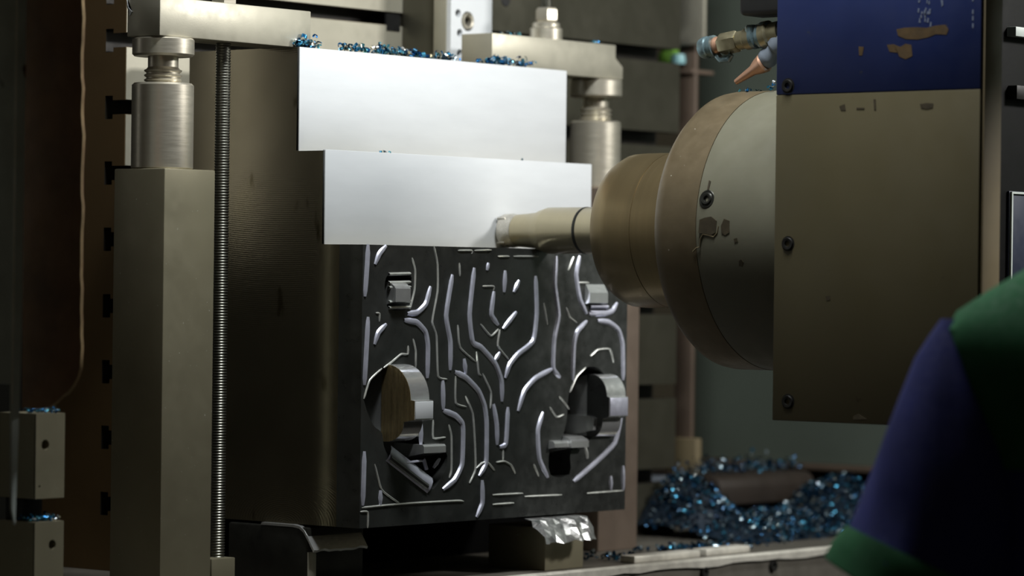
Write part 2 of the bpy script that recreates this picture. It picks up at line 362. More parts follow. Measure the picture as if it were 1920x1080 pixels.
relief = tag(obj('relief_face', b, 'polish', blk), 'dark polished face with engraved tribal line relief')

WIDE = [
 [(690, 458), (688, 496), (684, 556)], [(724, 461), (711, 476), (703, 496)], [(848, 515), (836, 591), (844, 640), (844, 694)],
 [(807, 537), (798, 570), (782, 586), (763, 588)], [(757, 600), (781, 604), (797, 621), (802, 648), (801, 709)], [(724, 608), (709, 624), (702, 646)],
 [(690, 594), (687, 648), (683, 722)], [(889, 502), (880, 588), (886, 641), (902, 651), (928, 681), (940, 714), (941, 753)], [(915.5, 493), (913, 507)],
 [(926, 546), (921, 589), (934, 609)], [(947, 507), (945, 548)], [(973, 526), (963, 548)], [(968, 585), (943, 617)], [(937, 661), (927, 677)],
 [(1004, 517), (1006, 587), (999, 640), (971, 664), (955, 684), (947, 709)], [(1043, 480), (1040, 533), (1047, 591), (1039, 635), (1037, 690), (1050, 707)],
 [(1087, 480), (1080, 515), (1087, 561), (1100, 588)], [(1100, 602), (1082, 622), (1076, 646), (1073, 713)], [(1120, 601), (1141, 604), (1159, 618), (1167, 646), (1168, 713)],
 [(1157, 568), (1148, 583), (1133, 588), (1104, 588)], [(1035, 692), (1004, 709), (983, 733), (971, 771)], [(1018, 773), (1008, 807), (1011, 860), (1027, 895)],
 [(1165, 777), (1153, 830), (1117, 867), (1075, 903)], [(1145, 892), (1145, 919)], [(1168, 873), (1168, 919)], [(870, 672), (873, 701)],
 [(852, 697), (873, 707), (896, 731), (908, 760), (912, 792), (911, 867), (898, 893)], [(904, 900), (904, 943), (893, 970)], [(925, 757), (931, 796), (932, 834)],
 [(952, 763), (948, 832), (936, 838)], [(830, 713), (831, 768)], [(830, 769), (854, 779), (866, 792), (868, 810), (866, 870), (852, 900), (830, 918)],
 [(789, 792), (789, 833)], [(713, 919), (713, 947)], [(683, 846), (680, 948)]]
THIN = [
 [(682, 748), (693, 713), (716, 691)], [(1068, 736), (1081, 706), (1098, 689)],
 [(813, 461), (820, 496), (820, 546), (810, 603), (818, 630), (821, 705), (838, 711)], [(861, 493), (862, 518)], [(858, 609), (862, 651), (891, 678)],
 [(772, 483), (778, 506), (777, 543), (768, 580)], [(774, 635), (779, 657), (779, 690)], [(904, 537), (925, 537), (925, 544)], [(900, 607), (920, 630), (934, 617)],
 [(937, 618), (933, 648), (953, 674)], [(1075, 481), (1065, 507)], [(1061, 576), (1068, 595), (1081, 605)], [(1019, 568), (1026, 609)], [(923, 928), (980, 925)],
 [(983, 931), (1053, 928)], [(1100, 925), (1168, 920)], [(923, 946), (963, 943)], [(1048, 743), (1067, 767)], [(1030, 763), (1043, 782), (1057, 777)],
 [(1107, 668), (1120, 656), (1143, 655), (1150, 680)], [(893, 659), (897, 699), (902, 704)], [(904, 700), (920, 735), (919, 766)], [(854, 705), (854, 755), (874, 763)],
 [(872, 742), (886, 776), (890, 830), (891, 880), (880, 906)], [(943, 843), (943, 864)], [(930, 867), (945, 865), (958, 872), (966, 888)], [(893, 878), (904, 868), (915, 868), (927, 882)],
 [(841, 796), (846, 818), (846, 880), (842, 896)], [(812, 787), (812, 821), (835, 820)], [(702, 870), (714, 916), (729, 930), (749, 944)], [(678, 952), (718, 948), (763, 944), (855, 939), (869, 940)],
 [(675, 960), (689, 960), (689, 990)], [(858, 470), (884, 470), (884, 476)], [(889, 470), (921, 469)], [(933, 481), (955, 481)], [(962, 481), (1009, 481)],
 [(740, 544), (746, 546), (747, 562)], [(704, 587), (711, 588), (711, 603)], [(719, 690), (735, 678), (752, 664), (764, 664), (765, 648)], [(1081, 530), (1104, 530)], [(1000, 870), (1010, 893)]]
def ridge(bm, line, w, h, taper=True):
    pts = [Vector((u, v)) for u, v in (uv(*p) for p in smoothpoly(line, 4, False, .27))]
    n = len(pts); last = None; tot = sum((q-p).length for p, q in zip(pts, pts[1:])); s = 0
    for i in range(n):
        d = (pts[min(n-1, i+1)]-pts[max(0, i-1)]).normalized(); nn = Vector((-d.y, d.x))
        if i: s += (pts[i]-pts[i-1]).length
        k = min(1, .55+min(s, tot-s)/(w*2.5)) if taper else 1
        ww = w*k/2; hh = h*k
        ring = [bm.verts.new((p.x, y, p.y)) for p, y in ((pts[i]+nn*ww, .0004), (pts[i]+nn*ww*.55, -hh*.8), (pts[i], -hh), (pts[i]-nn*ww*.55, -hh*.8), (pts[i]-nn*ww, .0004))]
        if last:
            for k2 in range(4): bm.faces.new((last[k2], last[k2+1], ring[k2+1], ring[k2]))
        last = ring
    return bm
for L in WIDE: obj('bevelled_line', ridge(B(), L, .0098, .0034), 'bevel', blk)
for L in THIN: obj('burr_line', ridge(B(), L, .0036, .0020), 'edge', blk)
# wide sloped trough wall at the lower left pocket
b = B(); ridge(b, [(728, 850), (765, 879), (806, 911)], .026, .004, False); tag(obj('sloped_wall', b, 'bevel', blk), 'wide grey sloped wall below the left hook')
b = B(); ridge(b, [(729, 858), (765, 886), (799, 912)], .012, .006, False); obj('sloped_wall', b, 'polish', blk)

def hook(px0, px1, pt, pb, reach, name, lab, back=.0):
    """curved hook standing out of the face: top quarter round, flat end facet"""
    # front facet spans px0..px1, pt..pb in the picture at Y=-reach
    a = onY(px0, pt, -reach); c = onY(px1, pb, -reach); x0, x1 = a.x, c.x; zt, zb = a.z, c.z
    top = zt+reach*.86; P = [(.0455, top-.004), (.011, top+.006)]; n = 9
    for i in range(n+1):
        t = PI/2*i/n; P.append((-reach*.86*math.sin(t)*1.0, zt+(top+.006-zt)*math.cos(t)))
    P += [(-reach*.86-.001, zt+.001), (-reach, zt), (-reach, zb)]
    for i in range(n+1):
        t = PI/2*i/n; P.append((-reach*.62*math.cos(t)*1.0, zb-.004-(.030)*math.sin(t)))
    P += [(.011, zb-.034), (.0455, zb-.034)]
    bb = B(); prism(bb, P, 0, x0, x1)
    h = obj(name, bb, 'mirror', blk); tag(h, lab)
    bb = B(); prism(bb, [(y+.0004*(1 if y < 0 else 0), z) for y, z in P[1:-1]], 0, x0-.0006, x0-.0001); obj('side_facet', bb, 'gold_reflection' if px0 < 900 else 'polish', h)
    bb = B(); box(bb, x0+.001, x1-.001, -reach-.0012, -reach+.002, zb+.001, zt-.001, .0006); obj('end_facet', bb, 'cut' if px0 < 900 else 'bevel', h)
    return h
hook(778, 812, 752, 786, .054, 'curved_hook', 'left bright curved hook with square end facet')
hook(1143, 1177, 745, 780, .034, 'curved_hook', 'right bright curved hook with white top')
def stub(px0, px1, pt, pm, pb, reach, lab):
    a = onY(px0, pm, -reach); c = onY(px1, pb, -reach); zt = onY(px0, pt, -reach*.2).z
    P = [(.0455, zt+.002), (-.002, zt), (-reach*.8, a.z+.003), (-reach, a.z), (-reach, c.z), (.0455, c.z-.012)]
    bb = B(); prism(bb, P, 0, a.x, c.x); return tag(obj('small_step', bb, 'mirror', blk, smooth=False), lab)
stub(1106, 1140, 533, 549, 568, .010, 'bright step in the upper right pocket')
stub(742, 770, 530, 541, 566, .012, 'step in the upper left pocket')
stub(745, 786, 795, 800, 818, .012, 'lilac step under the left hook')
stub(1112, 1146, 780, 786, 805, .010, 'grey step under the right hook')
stub(795, 836, 833, 838, 848, .014, 'ledge added for the white highlight low in the left pocket')  # this and the next two ledges give shape to white highlights
stub(1072, 1104, 818, 828, 838, .016, 'ledge added for the white highlight low in the right pocket')
stub(1040, 1068, 826, 832, 838, .012, 'ledge added for the white highlight above the dark slot')
for y0 in (514, 530, 539, 566, 577):
    obj('pocket_rib', ridge(B(), [(728, y0), (768, y0-1)], .005, .0035, False), 'edge', blk)
for y0 in (575, 585): obj('pocket_rib', ridge(B(), [(1106, y0), (1139, y0)], .006, .003, False), 'bevel', blk)
obj('pocket_rib', ridge(B(), [(751, 869), (790, 864)], .004, .004, False), 'bevel', blk)
obj('pocket_rib', ridge(B(), [(793, 860), (799, 880)], .006, .004, False), 'bevel', blk)
obj('pocket_rib', ridge(B(), [(812, 878), (824, 860)], .006, .004), 'bevel', blk)
obj('pocket_rib', ridge(B(), [(1097, 838), (1101, 860)], .007, .004), 'edge', blk)
# stepped ledges where the tool has been
# ------------------------------------------------------------------ supports under the block
def jackthing(name, label, c, zb, zt, body_r, body_top, cap_r, cap_z, grp):
    t = thing(name, label, 'jack', (c[0], c[1], zb), grp); o = (c[0], c[1], 0)
    b = B(); lathe(b, [(0, zb), (body_r-.002, zb), (body_r, zb+.002), (body_r, body_top-.003), (body_r-.003, body_top), (0, body_top)], o, (0, 0, 1), 48); obj('jack_body', b, 'turned', t)
    b = B(); rs = cap_r*.60; z0 = body_top; prof = [(0, z0), (rs*.95, z0)]
    p = (cap_z-z0)*.62/3.5
    for i in range(3): prof += [(rs*.9, z0+p*(i+.25)), (rs, z0+p*(i+.45)), (rs*1.02, z0+p*(i+.75)), (rs*.9, z0+p*(i+1.0))]
    prof += [(rs*.82, z0+p*3.4), (rs*.82, cap_z), (0, cap_z)]; lathe(b, prof, o, (0, 0, 1), 40); obj('screw', b, 'turned', t)
    b = B(); lathe(b, [(0, cap_z), (cap_r-.003, cap_z), (cap_r, cap_z+.003), (cap_r, zt-.002), (cap_r-.002, zt), (0, zt)], o, (0, 0, 1), 48); obj('cap', b, 'turned', t)
    return t
def postthing(label, x0, x1, y0, y1, z1, m):
    b = B(); box(b, x0, x1, y0, y1, ZB, z1, .0022); o = obj('square_post', b, m); tag(o, label, 'post', 'square steel posts under the clamps'); return o
p0 = onY(309, 315, .125); p1 = onY(404, 321, .125); PZ = p0.z; PW = p1.x-p0.x
postthing('tall square ground steel post left of the block, carrying a screw jack', p0.x, p1.x, .125, .125+PW, PZ, 'post')
JL = (onY(305, 200, .177).x, .177)
jackthing('screw_jack', 'steel screw jack on the left square post under the left clamp', JL, PZ, ZT-.001, .0447, onY(305, 152, .135).z, .0447, onY(305, 101, .135).z, 'screw jacks under the clamps')
JR = (onY(1117, 200, .2325).x, .2325)
q0 = onY(1122, 960, .18).x; q1 = onY(1195, 960, .18).x; PZR = 1.425
postthing('brown square post at the right edge of the block, carrying the right jack', q0, q1, .18, .18+PW, PZR, 'brown')
jackthing('screw_jack', 'steel screw jack between the right clamp and white-faced block edge', JR, PZR, ZT-.001, .0432, onY(1117, 224, .19).z, .0445, onY(1117, 179, .19).z, 'screw jacks under the clamps')
# ------------------------------------------------------------------ clamps
cl = thing('clamp_bar', 'heavy steel clamp bar across the left screw jack and block top', 'clamp', (-.12, .177, ZT), 'steel clamp bars on the block')
X0, X1 = onY(300, 20, .1442).x, .0385; CH = .056
b = B(); prism(b, [(X0, ZT), (X1, ZT), (X1, ZT+CH), (X0+.0, ZT+CH)], 1, .1442, .211, .0016); obj('bar', b, 'clamp', cl)
b = B(); prism(b, [(.211, ZT+CH), (.211, ZT+.045), (.200, ZT+.036), (.205, ZT+.03)], 0, X0-.0012, X0-.0002); obj('end_notch', b, 'cut', cl)
cr = thing('clamp_bar', 'heavy steel clamp bar at the top right with chamfered right end', 'clamp', (.7, .2325, ZT), 'steel clamp bars on the block')
XA = onY(923, 62, .2005).x; XB = onY(1155, 90, .2005).x; XC = onY(1168, 140, .2005).x
b = B(); prism(b, [(XA, ZT), (XC, ZT), (XC, ZT+.022), (XB, ZT+.036), (XB, ZT+.058), (XA, ZT+.058)], 1, .2005, .266, .0016); obj('bar', b, 'clamp', cr)
sx = onY(1024, 40, .2325).x; zc = ZT+.058
sd = thing('clamp_stud', 'clamp stud with hex nut and conical washer on the right clamp', 'stud', (sx, .2325, zc))
b = B(); lathe(b, [(0, 0), (.0275, 0), (.0275, .0185), (.0262, .0198), (.0235, .0215), (.0235, .0270), (.0205, .030), (0, .030)], (sx, .2325, zc), (0, 0, 1), 36); obj('conical_washer', b, 'turned', sd)
b = B(); lathe(b, [(0, 0), (.017, 0), (.0195, .003), (.0195, .020), (.017, .024), (0, .024)], (sx, .2325, zc+.030), (0, 0, 1), 6); obj('hex_nut', b, 'turned', sd)
b = B(); lathe(b, thread_prof(.0098, .001, zc+.05, zc+.16, .003), (sx, .2325, 0), (0, 0, 1), 20); obj('threaded_rod', b, 'thread', sd)
rx = onY(415, 400, .177).x
rd = thing('clamp_stud', 'long threaded stud standing between the left post and the block', 'stud', (rx, .177, ZB))
b = B(); lathe(b, thread_prof(.0113, .0011, .84, ZT+.085, .0041), (rx, .177, 0), (0, 0, 1), 24); obj('threaded_rod', b, 'thread', rd)
b = B(); box(b, onY(397, 1060, .15).x, onY(441, 1060, .15).x, .15, .204, ZB, onY(415, 1047, .15).z, .0015); obj('anchor_block', b, 'ground', rd)
b = B(); lathe(b, [(0, 0), (.020, 0), (.020, .018), (.018, .020), (0, .020)], (rx, .177, ZT+CH+.0), (0, 0, 1), 6); obj('hex_nut', b, 'turned', rd)

# supports under the block
sp = thing('support_block', 'dark support block under the lower left corner of the block', 'block', (.05, .17, ZB))
b = B(); box(b, -.006, .118, .0965, .26, ZB, .896, .003); obj('block_body', b, 'rod_dark', sp)
b = B(); box(b, -.0064, .012, .0955, .0975, ZB, .86, .001); obj('worn_corner', b, 'clamp', sp)
def sheet(bm, x0, x1, prof, th, jag, seed):
    r = random.Random(seed); n = 14; rows = []
    for i in range(n+1):
        x = x0+(x1-x0)*i/n; row = []
        for k, (y, z) in enumerate(prof):
            e = jag*(r.random()-.5) if k == len(prof)-1 else jag*.25*(r.random()-.5)
            row.append((bm.verts.new((x, y+e*.4, z+e)), bm.verts.new((x, y+.4*th+e*.4, z-th+e))))
        rows.append(row)
    for a, c in zip(rows, rows[1:]):
        for k in range(len(prof)-1):
            bm.faces.new((a[k][0], c[k][0], c[k+1][0], a[k+1][0])); bm.faces.new((a[k][1], a[k+1][1], c[k+1][1], c[k][1]))
        bm.faces.new((a[-1][0], c[-1][0], c[-1][1], a[-1][1])); bm.faces.new((a[0][0], a[0][1], c[0][1], c[0][0]))
    for row in (rows[0], rows[-1]):
        for k in range(len(prof)-1): bm.faces.new((row[k][0], row[k+1][0], row[k+1][1], row[k][1]))
    return bm
b = B(); sheet(b, -.0075, .112, [(.19, .8995), (.125, .8995), (.112, .8975), (.103, .892), (.094, .880), (.083, .864)], .0035, .003, 4)
tag(obj('shim_sheet', b, 'mirror'), 'thin shiny shim sheet bent over the left support block', 'sheet')
s0 = onY(1022, 1040, .004).x; s1 = onY(1094, 1040, .004).x
tag(obj('support_block', box(B(), s0, s1, .004, .12, ZB, .880, .002), 'ground'), 'grey support block under the block, right of the black gap', 'block')
b = B(); r = random.Random(9); n = 12; mm = 8; g = []
f0, f1 = onY(1004, 980, -.02).x, onY(1106, 980, -.02).x
for i in range(n+1):
    row = []
    for k in range(mm+1):
        x = f0+(f1-f0)*i/n; t = k/mm
        y = .10-.115*min(1, t/.45) if t < .45 else -.015-.022*(t-.45)/.55; z = .897 if t < .45 else .897-.036*((t-.45)/.55)**1.3
        jz = noise.noise(Vector((x*45, t*3, 1)))*.012*(t > .3); row.append(b.verts.new((x+.004*(r.random()-.5), y+jz+.003*(r.random()-.5)*(t > .4), z+(.004*(r.random()-.5)-abs(jz)*.4)*(t > .4))))
    g.append(row)
for i in range(n):
    for k in range(mm): b.faces.new((g[i][k], g[i+1][k], g[i+1][k+1], g[i][k+1]))
bmesh.ops.solidify(b, geom=b.faces[:], thickness=.0012)
tag(obj('crumpled_foil', b, 'mirror', smooth=False), 'crumpled bright metal foil draped over the right support block', 'foil')
tag(obj('backing_block', box(B(), -.0, .79, .295, .352, ZB, .897, .003), 'gap_shade'), 'support rail blackened for the shade deep in the gap under the block', 'rail')

# ================================================================== spindle head
XS, ZS = .4173, 1.3445
hd_ = thing('spindle_head', 'large horizontal spindle head with blue and olive side cover', 'machine', (.45, -.75, 1.07))
XP = .1973; ps = lambda px, py: onX(px, py, XP)
YF, YR, ZL, ZBL = ps(1451, 500).y, ps(1835, 400).y, ps(1451, 788).z, ps(1451, 178.5).z
b = B(); box(b, XP, XP+.048, YR, YF, ZL, ZBL, .0015); tag(obj('side_cover', b, 'cover', hd_), 'olive painted side cover')
cov = hd_.children[0] if hd_.children else None
b = B(); box(b, XP, XP+.048, YR, YF, ZBL+.0002, 1.78, .0015); cov2 = tag(obj('side_cover', b, 'cover_blue', hd_), 'blue painted upper cover')
b = B(); box(b, XP+.004, XP+.0478, YR-.0045, YR-.0002, ZL+.01, 1.78, .001); obj('cover_edge', b, 'beige', hd_)
b = B(); box(b, XP+.0485, .66, -.75, -.60, 1.13, 1.78, .004); body = obj('head_casting', b, 'body', hd_)
b = B(); box(b, .32, .62, -2.1, -.7505, 1.748, 1.78, .004); box(b, .32, .62, -2.1, -1.8, -.17, 1.748, .004); obj('saddle_arm', b, 'body', hd_)
for py in (161, 457, 753):
    p = ps(1477.5, py); b = B()
    lathe(b, [(0, -.0005), (.0040, -.0005), (.0045, .0022), (.0080, .0026), (.0086, .0016), (.0086, .0002), (.0108, .0002), (.0108, -.003)], (XP, p.y, p.z), (-1, 0, 0), 24); obj('socket_screw', b, 'dark', hd_)
def chip(poly, m, par, off=.0004):
    b = B(); P = [ps(*q) for q in poly]; v0 = [b.verts.new((XP-off, p.y, p.z)) for p in P]; v1 = [b.verts.new((XP+.0003, p.y, p.z)) for p in P]
    bmesh.ops.triangulate(b, faces=[b.faces.new(v0)]); n = len(P)
    for i in range(n): b.faces.new((v0[i], v0[(i+1) % n], v1[(i+1) % n], v1[i]))
    return obj('paint_chip', b, m, par)
chip([(1681, 55), (1695, 52), (1718, 51), (1738, 52), (1754, 48), (1772, 46), (1779, 55), (1775, 65), (1755, 64), (1740, 70), (1720, 74), (1698, 73), (1684, 67)], 'panel_red', cov2)
chip([(1663, 84), (1676, 83), (1688, 88), (1698, 82), (1709, 84), (1711, 105), (1698, 111), (1686, 106), (1684, 99), (1668, 97)], 'panel_red', cov2)
chip([(1610, 87), (1620, 88), (1617, 104), (1611, 104)], 'panel_red', cov2)
rr = random.Random(12)
for i in range(16):
    x = rr.choice([1722, 1728, 1734, 1740, 1744])+rr.uniform(-2, 2); y = rr.uniform(-4, 42); h = rr.uniform(4, 12); chip([(x, y), (x+rr.uniform(1.5, 4), y+1), (x+rr.uniform(1, 3), y+h), (x-1, y+h-1)], 'scuff', cov2)
for y in (-6, 18, 30, 44): chip([(1823, y), (1826, y), (1825.5, y+9), (1823, y+8)], 'scuff', cov2)
chip([(1764, 0), (1768, 0), (1769, 9), (1766, 13)], 'scuff', cov2)
for P in ([(1725, 195), (1738, 193), (1750, 194), (1749, 202), (1738, 205), (1727, 203)], [(1574, 199), (1584, 195), (1586, 207), (1577, 207)], [(1606, 202), (1621, 202), (1621, 205), (1606, 205)], [(1638, 186), (1642, 186), (1643, 206), (1639, 206)], [(1548, 556), (1556, 554), (1557, 562), (1550, 564)], [(1600, 780), (1610, 776), (1625, 786), (1600, 787)]): chip(P, 'chipdark', cov)
# details on the dark rear face
for (a, y0, c, y1, m, nm) in ((1895, 50, 1960, 76, 'greyframe', 'ledge'), (1897, 160, 1960, 192, 'dark', 'cable_clip'), (1895, 358, 1960, 620, 'blue', 'blue_panel')):
    p = onY(a, y0, -.756); q = onY(c, y1, -.756); b = B(); box(b, p.x, q.x, -.765 if nm != 'blue_panel' else -.754, -.749, q.z, p.z, .001); obj(nm, b, m, hd_)
p = onY(1899, 362, -.756); q = onY(1960, 620, -.756)
b = B(); box(b, p.x-.0035, p.x, -.757, -.7535, q.z, p.z+.002); box(b, p.x, q.x, -.757, -.7535, p.z-.001, p.z+.002); obj('panel_trim', b, 'greyframe', hd_)
# housing
def yl(px, py=430): return onX(px, py, XS).y
fy, sy_, = yl(1377), yl(1459)
o = (XS, 0, ZS)
def lat(prof, seg=96): return lathe(B(), [(r, -y) for r, y in prof], o, (0, -1, 0), seg)   # y given in world, direction -Y
RH = .2065
obj('housing', lat([(0, sy_), (RH-.004, sy_), (RH-.0005, sy_-.0005), (RH+.0012, sy_-.02), (RH+.003, -.60), (RH+.003, -.66), (0, -.66)]), 'cast', hd_)
obj('housing_rim', lat([(0, fy+.004), (RH-.020, fy+.004), (RH-.010, fy+.0015), (RH-.0015, fy-.010), (RH, fy-.02), (RH, sy_+.0003), (0, sy_+.0003)]), 'rim', hd_)
ny = yl(1190)
obj('spindle_nose', lat([(0, ny+.010), (.060, ny+.010), (.100, ny+.006), (.110, ny+.001), (.1165, ny-.012), (.1175, ny-.03), (.1175, ny-.078), (.1166, ny-.078), (.1166, ny-.0792), (.1175, ny-.0792), (.1175, fy+.004), (0, fy+.004)]), 'nose', hd_)
obj('nose_ring', lat([(0, ny+.0135), (.052, ny+.0135), (.058, ny+.010), (0, ny+.010)]), 'rod_dark', hd_)
def hitcyl(px, py, r):
    v = ray(px, py); o_ = CAM-Vector(o); A = v.x**2+v.z**2; Bq = 2*(v.x*o_.x+v.z*o_.z); Cq = o_.x**2+o_.z**2-r*r
    return CAM+v*((-Bq-math.sqrt(Bq*Bq-4*A*Cq))/(2*A))
p = hitcyl(1325, 373, RH+.0015); nrm = Vector((p.x-XS, 0, p.z-ZS)).normalized()
b = B(); lathe(b, [(0, -.0005), (.0042, -.0005), (.0048, .002), (.0078, .0024), (.0085, .0012), (.0095, .0002), (.0125, .0004), (.0135, -.0006)], p-nrm*.0002, nrm, 24); obj('socket_screw', b, 'rod_dark', hd_)
def cylchip(poly, m, r=RH+.0017):
    b = B(); A = [hitcyl(*q, r) for q in poly]; v0 = [b.verts.new(a) for a in A]
    bmesh.ops.triangulate(b, faces=[b.faces.new(v0)]); bmesh.ops.solidify(b, geom=b.faces[:], thickness=.0008); return obj('paint_chip', b, m, hd_)
for P in ([(1312, 412), (1322, 408), (1334, 406), (1344, 414), (1342, 436), (1333, 441), (1322, 438), (1310, 437)], [(1352, 424), (1358, 410), (1368, 414), (1368, 436), (1360, 441), (1353, 436)], [(1386, 489), (1391, 486), (1395, 492), (1392, 500), (1386, 499)], [(1434, 479), (1440, 478), (1443, 490), (1437, 496)], [(1376, 448), (1382, 446), (1384, 453), (1378, 455)], [(1330, 338), (1333, 340), (1329, 356), (1326, 356)]): cylchip(P, 'chipdark')
L = [(1299, 472), (1306, 465), (1312, 463), (1313, 448), (1318, 439), (1328, 441), (1338, 444), (1345, 436), (1347, 424)]
b = B(); tube(b, [hitcyl(*q, RH+.0016) for q in L], .0009, 6); obj('paint_crack', b, 'beige', hd_)

# milling cutter
ct = thing('milling_cutter', 'spinning indexable milling cutter pointing at the white milled step', 'cutter', (XS, 0, ZS))
by = yl(1032)
obj('cutter_shank', lat([(0, .045), (.0255, .045), (.0265, .03), (.0285, by+.024), (.032, by+.016), (.0355, by+.003), (.0362, by), (.0362, ny-.02+.055), (.0372, ny+.033), (.0372, ny+.0137), (0, ny+.0137)], 64), 'cutter', ct)
obj('cutter_head', lat([(0, Y2-.002), (.020, Y2-.002), (.0262, Y2-.007), (.0268, Y2-.022), (.0250, .046), (0, .046)], 48), 'carbide', ct)
for k in range(4):
    a = PI/4+k*PI/2; b = B(); box(b, -.006, .006, -.010, .006, -.0018, .0018, .0012)
    bmesh.ops.transform(b, matrix=Matrix.Translation(Vector((XS+.0225*math.cos(a), Y2-.0095, ZS+.0225*math.sin(a)))) @ Matrix.Rotation(-a, 4, 'Y'), verts=b.verts[:]); obj('insert', b, 'carbide', ct)
b = lat([(.0362, ny+.095), (.0368, ny+.0935), (.0368, ny+.0905), (.0362, ny+.089)], 48); obj('collar_ring', b, 'rod_dark', ct)

# coolant fittings above the spindle
XN = .40
def pn(px, py, x=XN): return onX(px, py, x)
cf = thing('coolant_fitting', 'jointed coolant pipe fitting with teal end above the spindle housing', 'pipe fitting', pn(1440, 70))
A, E_ = pn(1318, 91), pn(1462, 60); ax = (E_-A).normalized(); Lf = (E_-A).length
def seg(t0, t1, prof, m, nm, s=24, off=0.):
    b = B(); lathe(b, [(r, t0*Lf+k*(t1-t0)*Lf) for r, k in prof], A+UP*off, ax, s); return obj(nm, b, m, cf)
seg(-.03, .16, [(0, 0), (.009, 0), (.0150, .12), (.0170, .35), (.0170, .55), (.0150, .62), (.0150, .72), (.0165, .78), (.0165, 1), (0, 1)], 'teal', 'end_cap')
seg(.16, .25, [(0, 0), (.012, 0), (.0135, .3), (.0115, 1), (0, 1)], 'copper', 'copper_ring')
seg(.24, .47, [(0, 0), (.0150, 0), (.0165, .1), (.0165, .9), (.0150, 1), (0, 1)], 'brass', 'hex_coupling', 6)
seg(.46, .66, [(0, 0), (.011, 0), (.0140, .1), (.0140, .5), (.0165, .6), (.0165, 1), (0, 1)], 'brass', 'pipe_nipple')
seg(.66, .80, [(0, 0), (.0175, 0), (.0175, .3), (.0145, .4), (.0145, .6), (.019, .7), (.019, 1), (0, 1)], 'teal', 'swivel_joint')
seg(.80, 1.02, [(0, 0), (.0205, 0), (.0205, .35), (.0165, .45), (.0165, 1), (0, 1)], 'brass', 'pipe_body')
for px, py in ((1411, 53), (1434, 49)):
    b = B(); c = pn(px, py+5, XN-.004); lathe(b, [(0, -.010), (.0105, -.010), (.0115, -.004), (.0115, .005), (.0095, .0085), (0, .0095)], c, UP, 20); obj('ball_joint', b, 'teal', cf)
b = B(); tube(b, [pn(1345, 104), pn(1352, 111), pn(1366, 110), pn(1372, 102)], [.005, .006, .006, .004], 10); obj('drip_clip', b, 'teal', cf)
b = B(); tube(b, [pn(1460, 60), pn(1490, 52, .40), Vector((.40, -.60, 1.64))], .0155, 14); obj('feed_pipe', b, 'rod_dark', cf)
cn = thing('coolant_nozzle', 'small copper coolant nozzle angled down over the spindle housing', 'nozzle', pn(1440, 100))
T0, T1 = pn(1380, 154), pn(1432, 118); d = (T1-T0).normalized(); LT = (T1-T0).length
b = B(); lathe(b, [(0, 0), (.0042, 0), (.0046, .003), (.0078, LT*.62), (.0120, LT*.80), (.0150, LT*1.0), (.0135, LT*1.06), (0, LT*1.06)], T0, d, 24); obj('nozzle_tip', b, 'copper', cn)
b = B(); lathe(b, [(0, 0), (.012, 0), (.0150, .006), (.0155, .012), (.012, .022), (.012, .026), (.0155, .030), (.0165, .040), (.012, .052), (0, .052)], T1+d*.001, (d*.8+UP*.35).normalized(), 24); obj('ball_joint', b, 'greyblue', cn)
b = B(); tube(b, [T1+d*.03+UP*.012, pn(1458, 92), pn(1480, 88), Vector((XN, -.60, 1.60))], .011, 12); obj('feed_hose', b, 'greyblue', cn)
sb = B(); p = pn(1406, -10); q = pn(1470, 29); box(sb, XN-.03, XN+.03, -.615, p.y, q.z, 1.72, .008, 3); tag(obj('sensor_housing', sb, 'black'), 'black box above the coolant fitting at the top edge', 'box')

# ================================================================== left side
gp = thing('guard_frame', 'grey steel guard frame at the left edge of the view', 'frame', (-.76, -.05, ZB))
gx = -.75
c24 = onX(24, 400, gx).y; w42 = onY(42, 400, c24).x
b = B(); z7 = onX(10, 720, gx).z; z9 = onX(26, 985, gx).z
box(b, gx, gx+.004, c24, c24+.09, z7, 2.0, .0008); obj('side_flange', b, 'greyframe', gp)
b = B(); prism(b, [(gx-.001, 2.0), (w42, 2.0), (w42-.002, 1.2), (w42-.006, 1.05), (gx+.007, z9), (gx+.001, z9+.02), (gx-.001, 1.1)], 1, c24-.004, c24); obj('front_flange', b, 'greyframe', gp)
r = random.Random(5); b = B(); tube(b, [Vector((gx-.001+.0006*(r.random()-.5), c24-.004, 1.1+.9*i/40)) for i in range(41)], .0011, 6); obj('worn_lit_edge', b, 'bright', gp)  # bright line modelled along the corner as its edge highlight
b = B(); box(b, gx, -.60, .00, .04, 1.92, 2.0, .003); box(b, -.79, -.75, .06, .12, ZB, 2.0, .003); box(b, -.76, -.74, -.06, .10, 1.95, 2.0); obj('header_beam', b, 'greyframe', gp)
# frayed flap
xf = -.70
fl = [(42, -40), (42, 764), (60, 767), (80, 766), (95, 763), (106, 754), (118, 742), (128, 736), (138, 722), (146, 706), (150, 690)]
r = random.Random(8); ys = list(range(672, -50, -22)); edge = []
for y in ys: edge.append((150+(153-150)*(1 if y < 420 else .3)+3.2*noise.noise(Vector((y*.013, 0, 0)))+1.8*(r.random()-.5), y))
poly = fl+edge; P = [onX(*q, xf) for q in poly]
ff = thing('frayed_flap', 'dark brown hanging flap with a frayed pale right edge', 'flap', (xf, P[1].y, P[1].z))
b = B(); prism(b, [(p.y, p.z) for p in P], 0, xf, xf+.004); obj('flap_sheet', b, 'flap', ff)
b = B(); E2 = [onX(*q, xf) for q in (fl[4:]+edge)]; tube(b, [Vector((xf+.001, p.y-.0004, p.z)) for p in E2], [.0010+.0008*r.random() for _ in E2], 6); obj('frayed_edge', b, 'frayed', ff)
b = B(); box(b, xf-.001, xf+.05, P[0].y-.12, P[0].y+.03, max(p.z for p in P)-.002, 2.0, .002); obj('hanger_strip', b, 'greyframe', ff)
